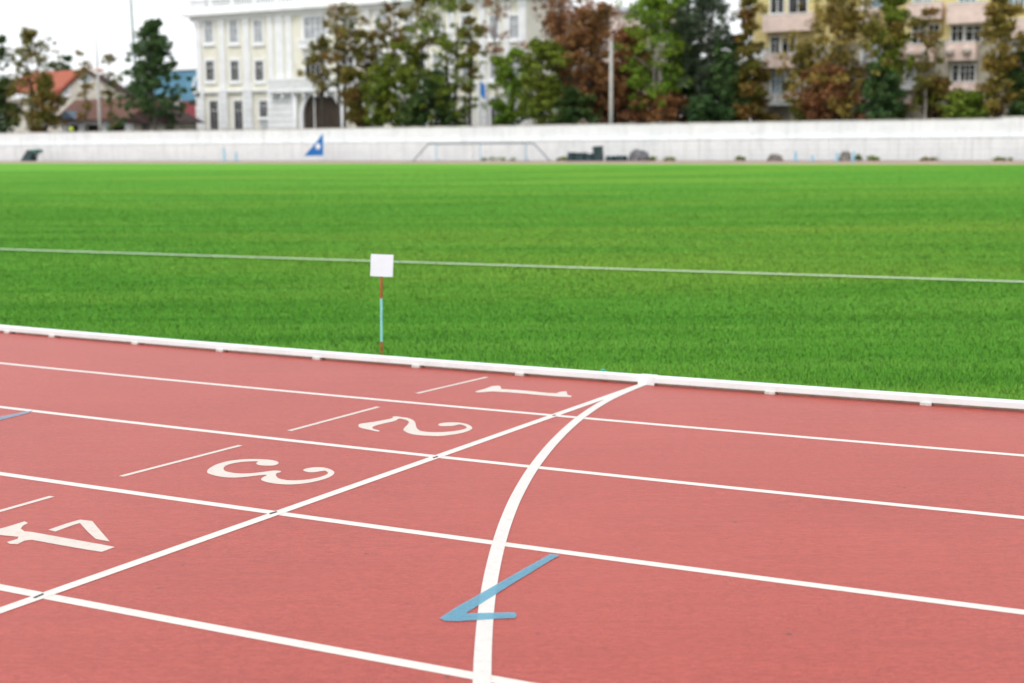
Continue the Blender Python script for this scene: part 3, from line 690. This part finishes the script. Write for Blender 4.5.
# weeds at the foot of the wall
def weed(px, w, ytop, label, leaf='green', seed=1):
    r = np.random.default_rng(seed); d = 118.2; root = empty('weed_clump', base_at(px, d), W_ANG, label, 'weeds', 'weeds at the foot of the wall')
    ww = m_of(px-w/2, px+w/2, d)/2; h = hgt(px, ytop, d)*.85; cs = []; rad = []
    for i in range(16): x = (r.random()*2-1)*ww; cs.append((x, (r.random()-.5)*.5, h*(.15 + .55*r.random()*(1-(x/ww)**2*.6)))); rad.append(.16 + .14*r.random())
    mb = MB()
    for c in cs: mb.tube([(c[0]*.9, c[1]*.7, -.02), c], [.015, .008], 4)
    mb.build('stems', M['bark'], root); leaf_mesh('leaves', cs, rad, 22, .075, LEAF[leaf], root, r=r)
weed(498, 34, 155, 'long green weed patch inside the pipe frame', 'bright', 2); weed(563, 12, 155.5, 'green weeds left of the dark boxes', 'green', 3)
weed(739, 10, 154.5, 'dark green weed tuft left of the low brown heap', 'green', 4); weed(858, 7, 150.5, 'upright green weeds right of the last blue trestle', 'green', 5)
weed(873, 9, 152.5, 'green weed tuft well right of the blue trestles', 'bright', 6); weed(930, 16, 156, 'flat weeds under the right part of the wall', 'olive', 7)
weed(1003, 18, 156, 'dark weeds below the step in the wall top', 'green', 8); weed(669, 10, 156, 'small weeds right of the grey heap', 'green', 9)
weed(652, 6, 154, 'yellow-green weeds touching the grey heap', 'bright', 10)

# ------------------------------------------------------------------ posts and poles
def pole(px, py_top, dist, r0, r1, mat, name, label, cat, ybot=None, lean=0.0):
    h = hgt(px, py_top, dist); o = MB().tube([(0,0,-.1),(lean*h*.5,0,h*.5),(lean*h,0,h)], [r0, (r0+r1)/2, r1], 10).build(name, mat, None, True)
    o.location = base_at(px, dist); o.rotation_euler = (0, 0, W_ANG); return tag(o, label, cat)
pole(611, 41, 122.6, .24, .17, M['concrete'], 'concrete_pole', 'grey concrete pole standing before the rusty trees', 'pole')
lp = empty('street_lamp', base_at(101.5, 124), W_ANG, 'slim pale concrete lamp post with a thin top arm left of the deep green tree', 'street lamp')
h1, h2 = hgt(101.5, 66, 124), hgt(101.5, 18, 124)
MB().tube([(0,0,-.1),(0,0,h1)], [.24,.14], 10).build('post', M['concrete'], lp, True)
MB().tube([(0,0,h1),(.05,0,h2)], [.10,.05], 8).build('upper_post', M['rail'], lp, True)
ax = m_of(101.5, 133, 124); MB().tube([(.05,0,h2-.1),(ax*.5,0,h2+.1),(ax,0,h2-.02)], .022, 6).build('arm', M['rail'], lp)
for px in (114.5, 131): xx = m_of(101.5, px, 124); MB().ball((xx, 0, h2-.16), .22, 10, .45).build('lamp_head', M['rail'], lp, True)
pole(140.8, -14, 140, .19, .12, M['mast'], 'flag_mast', 'thin dark green mast rising behind the deep green tree', 'mast', lean=-.03)
fp = empty('flagpole', base_at(480.5, 123.4), W_ANG, 'grey flagpole with a small dark blue flag before the white wing', 'flagpole')
hf = hgt(480.5, 80, 123.4); MB().tube([(0,0,-.1),(0,0,hf)], [.10,.07], 8).build('pole', M['rail'], fp)
vs = [(.08 + .55*f, .05*math.sin(f*6), z - .5*f) for f in (0, .25, .5, .75, 1) for z in (hf-.1, hf-1.5)]
vs += [(x, y+.02, z) for x, y, z in vs]
fs = [(2*i, 2*i+1, 2*i+3, 2*i+2) for i in range(4)] + [(10+2*i, 12+2*i, 13+2*i, 11+2*i) for i in range(4)] + [(2*i, 2*i+2, 12+2*i, 10+2*i) for i in range(4)] + [(2*i+1, 11+2*i, 13+2*i, 3+2*i) for i in range(4)]
MB().add(vs, fs).build('flag', M['flag'], fp)
mk = empty('round_marker', base_at(72.8, 122.5), W_ANG, 'small yellow-green round marker showing over the white wall at the left', 'marker')
hm = hgt(72.8, 129.4, 122.5); MB().tube([(0,0,-.1),(0,0,hm-.3)], .04, 6).build('post', M['rail'], mk); MB().ball((0,0,hm), .30, 14).build('ball', M['lime'], mk, True)

# ------------------------------------------------------------------ buildings
class Bld:
    def __init__(s, name, label, px0, dist, rz=W_ANG):
        s.d = dist; s.a0 = A(px0, dist); s.root = empty(name, (*along(s.a0, dist), ZG), W_ANG, label, 'building')
    def x(s, px, py=60): return A(px, s.d, py) - s.a0
    def z(s, px, py): return Z(px, py, s.d) - ZG
    def box(s, name, mat, px0, px1, z0, z1, y0, y1, parent=None):
        return MB().box(s.x(px0), s.x(px1), y0, y1, z0, z1).build(name, mat, parent or s.root)
    def window(s, px0, px1, y_top, y_bot, glass, frame, fw=.14, proud=.10, bars=1, sill=True, mid=None):
        xm = (px0+px1)/2; x0, x1 = s.x(px0), s.x(px1); z1, z0 = s.z(xm, y_top), s.z(xm, y_bot)
        mb = MB(); mb.box(x0-fw, x0, -proud, -.002, z0-fw, z1+fw); mb.box(x1, x1+fw, -proud, -.002, z0-fw, z1+fw)
        mb.box(x0, x1, -proud, -.002, z1, z1+fw); mb.box(x0, x1, -proud, -.002, z0-fw, z0)
        for b in range(bars): xb = x0 + (x1-x0)*(b+1)/(bars+1); mb.box(xb-.035, xb+.035, -.06, -.032, z0, z1)
        zb = z0 + (z1-z0)*.68; mb.box(x0, x1, -.055, -.033, zb-.03, zb+.03)
        w = mb.build('window', frame, s.root)
        MB().box(x0, x1, -.03, -.003, z0, z1).build('pane', glass, w)
        if sill: MB().box(x0-fw-.08, x1+fw+.08, -proud-.14, -.002, z0-fw-.14, z0-fw-.002).build('sill', frame, w)
        return w
# the mansion
m = Bld('white_mansion', 'white and cream three-storey mansion with pilasters, balcony and arched doorway', 196.5, 140.0)
Zt = m.z(235, 14.5); mw = m.x(527); Z2 = m.z(235, 90)
m.box('wall', M['cream'], 197, 527, 0, Zt, 0, 8)
mb = MB(); mb.box(-1.1, mw+1.0, -1.2, 9.0, Zt+.002, Zt+.42); mb.box(-.8, mw+.7, -.85, 8.7, Zt+.422, Zt+.78); mb.box(-.35, mw+.3, -.35, 8.3, Zt-.55, Zt); mb.build('cornice', M['mwhite'], m.root)
zb = Zt+.782; mb = MB(); mb.box(-.4, mw+.3, -.45, -.05, zb, zb+.22); mb.box(-.4, mw+.3, -.5, .0, zb+1.12, zb+1.34)
for x in np.arange(-.2, mw, 3.6): mb.box(x-.3, x+.3, -.52, .02, zb+.222, zb+1.5)
for x in np.arange(.2, mw-.2, .42): mb.box(x-.09, x+.09, -.34, -.16, zb+.221, zb+1.119)
mb.build('parapet', M['mwhite'], m.root)
MB().box(1.0, mw-1.0, 1.2, 7, zb, zb+1.9).build('roof', M['metal_roof'], m.root)
def pil(p0, p1, w=.22, name='pilaster'):
    x0, x1 = m.x(p0), m.x(p1); mb = MB(); mb.box(x0, x1, -w, -.002, Z2, Zt-.56); mb.box(x0-.12, x1+.12, -w-.1, -.001, Zt-1.15, Zt-.75); mb.box(x0-.1, x1+.1, -w-.08, -.001, Z2+.02, Z2+.5)
    mb.build(name, M['mwhite'], m.root)
    mb = MB(); zz = .0; k = 0
    while zz < Z2-.3: mb.bevbox(x0-.28, x1+.28, -w-.16, -.003, zz+.03, min(zz+.72, Z2-.06), .05); zz += .76
    mb.build('rusticated_pier', M['mwhite'], m.root)
for p in ((197.3, 202.5), (220.3, 225.8), (244.6, 250.6), (269.5, 274.2), (277, 284.5), (287.5, 293), (366, 371), (394, 400), (421, 427), (449, 455), (480, 486), (505, 511), (519.5, 526.5)): pil(*p)
MB().box(-.3, m.x(269.6), -.42, -.004, Z2-.30, Z2-.002).build('string_course', M['mwhite'], m.root)
MB().box(m.x(353), mw+.2, -.42, -.004, Z2-.30, Z2-.002).build('string_course', M['mwhite'], m.root)
for c in (210.2, 235, 259.5):
    m.window(c-3.9, c+3.9, 20.5, 42.5, M['glass_grey'], M['mwhite'], .30, .14); m.window(c-3.7, c+3.7, 61, 80.5, M['glass_dark'], M['mwhite'], .30, .14)
for c in (212.6, 237.2): m.window(c-3.9, c+3.9, 101, 131, M['glass_dark'], M['mwhite'], .22, .12)
m.window(258.8, 266.3, 101, 117, M['glass_dark'], M['mwhite'], .22, .12); m.box('lower_door', M['rail'], 258.8, 266.3, 0, m.z(262, 119.5), -.08, -.003)
m.window(305.5, 327.5, 17, 45, M['glass_grey'], M['mwhite'], .34, .18, bars=3)
m.window(377.5, 387.5, 54, 78, M['glass_grey'], M['mwhite'], .5, .16); m.window(378, 388, 14, 38, M['glass_grey'], M['mwhite'], .4, .16)
m.window(343, 356, 17, 45, M['glass_grey'], M['mwhite'], .34, .18); m.window(341, 354, 56, 82, M['glass_dark'], M['mwhite'], .34, .18); m.window(306, 325, 56, 80, M['glass_dark'], M['mwhite'], .34, .18, bars=3)
for c in (410, 438, 467, 495, 515):
    m.window(c-4, c+4, 16, 38, M['glass_grey'], M['mwhite'], .32, .16); m.window(c-4, c+4, 55, 78, M['glass_grey'], M['mwhite'], .32, .16); m.window(c-4, c+4, 98, 128, M['glass_dark'], M['mwhite'], .3, .12)
def balcony(x0, x1, z0, z1, dep, parent, brackets=True, name='balcony'):
    mb = MB(); mb.box(x0, x1, -dep, -.3, z0, z0+.38); mb.box(x0+.05, x1-.05, -dep+.05, -dep+.3, z1-.22, z1)
    mb.box(x0+.05, x0+.3, -dep+.31, -.3, z1-.22, z1); mb.box(x1-.3, x1-.05, -dep+.31, -.3, z1-.22, z1)
    n = max(4, int((x1-x0)/.42))
    for i in range(n+1): xx = x0+.16 + (x1-x0-.32)*i/n; mb.box(xx-.10, xx+.10, -dep+.08, -dep+.27, z0+.382, z1-.222)
    b = mb.build(name, M['mwhite'], parent)
    if brackets:
        for i in range(8): xx = x0+.5 + (x1-x0-1.0)*i/7; MB().box(xx-.16, xx+.16, -dep+.2, -.3, z0-.62, z0-.003).build('bracket', M['mwhite'], b)
    return b
balcony(m.x(273), m.x(356), m.z(300, 92.5), m.z(300, 78.5), 1.3, m.root)
balcony(m.x(303), m.x(330), m.z(316, 48.5), m.z(316, 39), 1.0, m.root, False)
balcony(m.x(340), m.x(359), m.z(350, 48.5), m.z(350, 39), 1.0, m.root, False)
for pxc in (298, 347): MB().tube([(m.x(pxc), -.78, 0), (m.x(pxc), -.78, m.z(pxc, 95.5))], [.26, .23], 14).build('column', M['mwhite'], m.root, True)
# arched doorway
ac, ar, az = m.x(321.5), (m.x(340)-m.x(303))/2, m.z(321, 115)
def arch(r0, zc, n=18): return [(ac + r0*math.cos(t), zc + r0*math.sin(t)) for t in np.linspace(0, math.pi, n)]
o_, i_ = arch(ar+.5, az), arch(ar, az)
pts = [(ac+ar+.5, 0)] + o_ + [(ac-ar-.5, 0), (ac-ar, 0)] + i_[::-1] + [(ac+ar, 0)]
dr = MB().prism(pts, -.40, -.004).build('arch_surround', M['mwhite'], m.root)
MB().prism([(ac+ar, 0)] + i_ + [(ac-ar, 0)], -.03, -.003).build('arched_door', M['brown_dark'], m.root)
mb = MB()
for q in (-.42,): mb.box(ac+q*ar-.07, ac+q*ar+.07, -.14, -.031, 0, az+ar*.75)
mb.build('door_frame', M['mwhite'], m.root)['label'] = 'pale upright post in the arched doorway'

# apartment block at the right
b = Bld('apartment_block', 'yellow and grey apartment block with pink balconies behind the autumn trees', 752, 132.0)
H = b.z(880, -60); bw = b.x(1130)
zl = [b.z(880, y) for y in (118, 85, 47, 9.5, -28)]
mb = MB(); mb.box(0, bw, 0, 12, 0, zl[2]+.4); mb.build('lower_wall', M['greywall'], b.root)
mb = MB(); mb.box(0, bw, 0, 12, zl[2]+.402, H); mb.build('upper_wall', M['yellow'], b.root)
MB().box(-.4, bw+.4, -.5, 12.4, H+.002, H+.5).build('roof', M['metal_roof'], b.root)
def apt_balcony(p0, p1, yt, yb, mat, dep=1.1, solid=True, glass='glass_dark'):
    x0, x1 = b.x(p0), b.x(p1); pm = (p0+p1)/2; z1, z0 = b.z(pm, yt), b.z(pm, yb)
    mb = MB(); mb.box(x0, x1, -dep, -.002, z0, z0+.16)
    mb.box(x0, x1, -dep, -dep+.12, z0+.162, z1); mb.box(x0, x0+.1, -dep+.122, -.002, z0+.162, z1); mb.box(x1-.1, x1, -dep+.122, -.002, z0+.162, z1)
    q = mb.build('balcony', mat, b.root)
    mb = MB(); mb.box(x0-.05, x1+.05, -dep-.05, -dep+.17, z1+.002, z1+.09); mb.build('handrail', M['mwhite'], q)
    return q
def wn(p0, p1, yt, yb, g, bars=1): b.window(p0, p1, yt, yb, g, M['mwhite'], .10, .08, bars, sill=False)
apt_balcony(766, 815, 15, 32, M['pink']); apt_balcony(768, 798, 54.5, 68, M['pink']); apt_balcony(769, 793, 94, 105.5, M['mwhite'])
wn(770, 783, -12, 13, M['glass_dark']); wn(788, 806, -12, 13, M['glass_dark']); wn(771, 779, 37, 54, M['glass_dark']); wn(782, 795, 37, 54, M['glass_dark'])  # dark panes carry painted-in shade for the recesses under the balconies
wn(772, 785, 72, 93, M['glass_blue'], 2); wn(788, 796, 74, 93, M['glass_dark'])
apt_balcony(758, 769, 52, 68, M['mwhite']); wn(800, 812, 100, 118, M['glass_grey'])
apt_balcony(858, 880, 10, 28, M['pink']); apt_balcony(860, 884, 62.5, 69, M['mwhite']); apt_balcony(858, 872, 97, 105, M['mwhite']); wn(862, 882, 44, 61, M['glass_grey'], 2); wn(862, 880, -14, 8, M['glass_blue']); wn(862, 872, 78, 96, M['glass_dark'])
apt_balcony(909, 943, 4, 20, M['pink']); apt_balcony(906, 936, 45, 63, M['pink']); apt_balcony(904, 916, 83, 90, M['mwhite']); apt_balcony(902, 914, 97, 104, M['pink'])
wn(912, 924, 25, 44, M['glass_dark']); wn(928, 938, 25, 44, M['glass_dark']); wn(906, 915, 68, 82, M['glass_grey']); wn(912, 930, -20, 3, M['glass_grey'])  # dark panes again put the shade under the balconies into the glass colour
apt_balcony(948, 988, 4, 24, M['pink']); apt_balcony(948, 978, 43, 61, M['pink']); apt_balcony(948, 980, 82.5, 100, M['pink'])
wn(951, 962, 26, 42, M['glass_dark']); wn(965, 980, 26, 42, M['glass_dark']); wn(953, 959, 65, 82, M['glass_dark'], 0); wn(961, 975, 65, 82, M['glass_dark'], 2); wn(957, 974, -14, 3, M['glass_blue'], 2)
wn(1007, 1022, -12, 8, M['glass_blue'], 2); apt_balcony(1003, 1045, 20, 38, M['pink']); wn(1006, 1024, 42, 58, M['glass_grey']); apt_balcony(1003, 1045, 58, 76, M['pink'])
for px, h in ((953, 52), (970, 51), (914, 54), (927, 53), (955, 92), (970, 90)):
    mb = MB(); mb.ball((b.x(px), -1.32, b.z(px, h)), .42, 12, 1.0); mb.build('round_ornament', M['pinkwall'], b.root, True)

# pale pink building between
pb = Bld('pale_building', 'pale pink building mostly hidden behind the rusty trees', 534, 160.0)
pb.box('wall', M['pinkwall'], 534, 640, 0, pb.z(590, 14), 0, 12)
x0, x1, zt = pb.x(532), pb.x(642), pb.z(590, 14)
MB().prismx([(-.6, zt+.003), (12.6, zt+.003), (6, zt+1.2)], x0, x1).build('roof', M['metal_roof'], pb.root)
for c in (550, 575, 600, 625):
    pb.window(c-4, c+4, 30, 46, M['glass_grey'], M['mwhite'], .15, .1); pb.window(c-4, c+4, 64, 82, M['glass_grey'], M['mwhite'], .15, .1)

# left: house with orange-red roof
h_ = Bld('red_roofed_house', 'pale house with an orange-red tiled roof at the far left', 2, 145.0)
e0, e1 = h_.x(2), h_.x(56); ze, zr = h_.z(30, 92), h_.z(55, 69)
h_.box('wall', M['house'], 2, 128, 0, h_.z(60, 97), 0, 10)
g0, g1, gm = h_.x(55), h_.x(131), h_.x(84)
MB().prism([(g0, h_.z(60, 97)+.004), (g1, h_.z(118, 97)+.004), (gm+.6, zr-.15)], .0, .9).build('gable_wall', M['house'], h_.root)
MB().add([(e0, -.8, ze), (e1, -.8, ze), (gm, 3.6, zr), (e0+1.2, 3.6, zr), (e0, -.8, ze-.25), (e1, -.8, ze-.25), (gm, 3.6, zr-.25), (e0+1.2, 3.6, zr-.25), ],
         [(0,1,2,3), (7,6,5,4), (0,4,5,1), (1,5,6,2), (2,6,7,3), (3,7,4,0)]).build('roof', M['red_tile'], h_.root)
MB().prism([(gm-.2, zr+.1), (g1+.5, h_.z(118, 96)), (g1+.5, h_.z(118, 99)), (gm-.2, zr-.3)], -.5, 1.0).build('roof', M['maroon'], h_.root)['label'] = 'dark red sloping edge of the gable roof'
MB().prism([(gm+.2, zr+.1), (e1-.6, h_.z(56, 96)), (e1-.6, h_.z(56, 99)), (gm+.2, zr-.3)], -.5, 1.0).build('roof', M['red_tile'], h_.root)['label'] = 'left slope of the gable roof'
h_.window(80, 91, 76, 82, M['glass_blue'], M['mwhite'], .12, .10, 2); h_.window(62, 68, 86, 95, M['glass_grey'], M['mwhite'], .1, .1)
# low white pavilion with a red-brown roof
lo_ = Bld('low_pavilion', 'low white pavilion with a red-brown tiled roof below the red-roofed house', 57, 133.0)
zt = lo_.z(95, 121); mb = MB()
for p0, p1 in ((58, 64.5), (75, 81), (98, 106), (122, 128)): mb.box(lo_.x(p0), lo_.x(p1), 0, .7, 0, zt)
mb.box(lo_.x(58), lo_.x(128), .02, .68, zt-.45, zt-.002); mb.build('pillars', M['mwhite'], lo_.root)
MB().box(lo_.x(58.3), lo_.x(127.7), .75, 6, 0, zt-.05).build('back_wall', M['brown_dark'], lo_.root)
MB().prismx([(-1.0, zt+.002), (7, zt+.002), (7, zt+.2), (3.4, lo_.z(95, 98)), (2.9, lo_.z(95, 98)), (-1.0, zt+.25)], lo_.x(56), lo_.x(133)).build('roof', M['brown_tile'], lo_.root)
kx = lo_.x(71); MB().prism([(lo_.x(60), zt+.3), (lo_.x(79), zt+.3), (lo_.x(70.5), lo_.z(70, 111))], -1.25, 1.0).build('porch_gable', M['kiosk_blue'], lo_.root)
# dark gabled shed
sh = Bld('dark_shed', 'dark maroon gabled shed under the deep green tree', 128, 131.0)
zt = sh.z(160, 123); sh.box('wall', M['greywall'], 131, 176, 0, zt, 0, 3.2)
xm = sh.x(154); MB().prism([(sh.x(124), zt+.01), (sh.x(183), zt+.01), (xm, sh.z(155, 107))], -1.0, 3.6).build('roof', M['maroon'], sh.root)
sh.window(140, 146, 125, 130, M['glass_dark'], M['brown_dark'], .08, .06); sh.window(164, 171, 125, 130, M['glass_dark'], M['brown_dark'], .08, .06)
# blue clad hall
bh = Bld('blue_hall', 'bright blue clad hall with a red lower storey beside the mansion', 150, 168.0)
zt, zm_ = bh.z(188, 70), bh.z(188, 101)
bh.box('upper_wall', M['blue_clad'], 150, 215, zm_+.003, zt, 0, 14); bh.box('lower_wall', M['red_clad'], 150, 215, 0, zm_, .05, 13.9)
MB().box(bh.x(149), bh.x(216), -.3, 14.3, zt+.002, zt+.35).build('roof', M['mwhite'], bh.root)
MB().prism([(bh.x(190.5), bh.z(190,88)), (bh.x(194.5), bh.z(194,76)), (bh.x(196), bh.z(196,76)), (bh.x(192.5), bh.z(192,88))], -.06, -.003).build('white_panel', M['mwhite'], bh.root)

# ------------------------------------------------------------------ light, sky, camera
w = bpy.data.worlds.new('World'); sc.world = w; w.use_nodes = True; N = w.node_tree.nodes; L = w.node_tree.links
SUN_EL, SUN_AZ = 52, 215                          # behind the camera to the left
sky = N.new('ShaderNodeTexSky'); sky.sky_type = 'NISHITA'; sky.sun_disc = False
sky.sun_elevation = R_(SUN_EL); sky.sun_rotation = R_(SUN_AZ); sky.air_density = 1.0; sky.dust_density = 1.5; sky.ozone_density = 1.0
hs = N.new('ShaderNodeHueSaturation'); hs.inputs['Saturation'].default_value = .12
L.new(sky.outputs[0], hs.inputs['Color']); bg = N['Background']; L.new(mix(N, L, .72, hs.outputs[0], (7.9, 8.15, 8.4)), bg.inputs['Color']); bg.inputs['Strength'].default_value = .12   # an even overcast deck over the sky
sl = bpy.data.lights.new('sun', 'SUN'); sl.energy = .9; sl.angle = R_(25); sl.color = (1, .97, .93)
so = bpy.data.objects.new('sun', sl); link(so)
az = R_(SUN_AZ); dv = Vector((math.sin(az)*math.cos(R_(SUN_EL)), math.cos(az)*math.cos(R_(SUN_EL)), math.sin(R_(SUN_EL))))
so.rotation_euler = dv.to_track_quat('Z', 'Y').to_euler()
cam = bpy.data.cameras.new('camera'); co_ = bpy.data.objects.new('camera', cam); link(co_)
c, s = math.cos(ROLL), math.sin(ROLL); sp, cp = math.sin(PITCH), math.cos(PITCH)
X = Vector((c, -s*sp, -s*cp)); D = Vector((-s, -c*sp, -c*cp)); Fw = Vector((0, cp, -sp))
Mx = Matrix.Identity(4)
for i in range(3): Mx[i][0] = X[i]; Mx[i][1] = -D[i]; Mx[i][2] = -Fw[i]; Mx[i][3] = CAM[i]
co_.matrix_world = Mx
cam.sensor_width = 36; cam.lens = F*36/1024; cam.clip_start = .05; cam.clip_end = 3000
cam.dof.use_dof = True; cam.dof.focus_distance = 5.9; cam.dof.aperture_fstop = 2.6
sc.camera = co_
sc.view_settings.view_transform = 'Standard'; sc.view_settings.look = 'None'; sc.view_settings.gamma = 1; sc.view_settings.exposure = 0.55
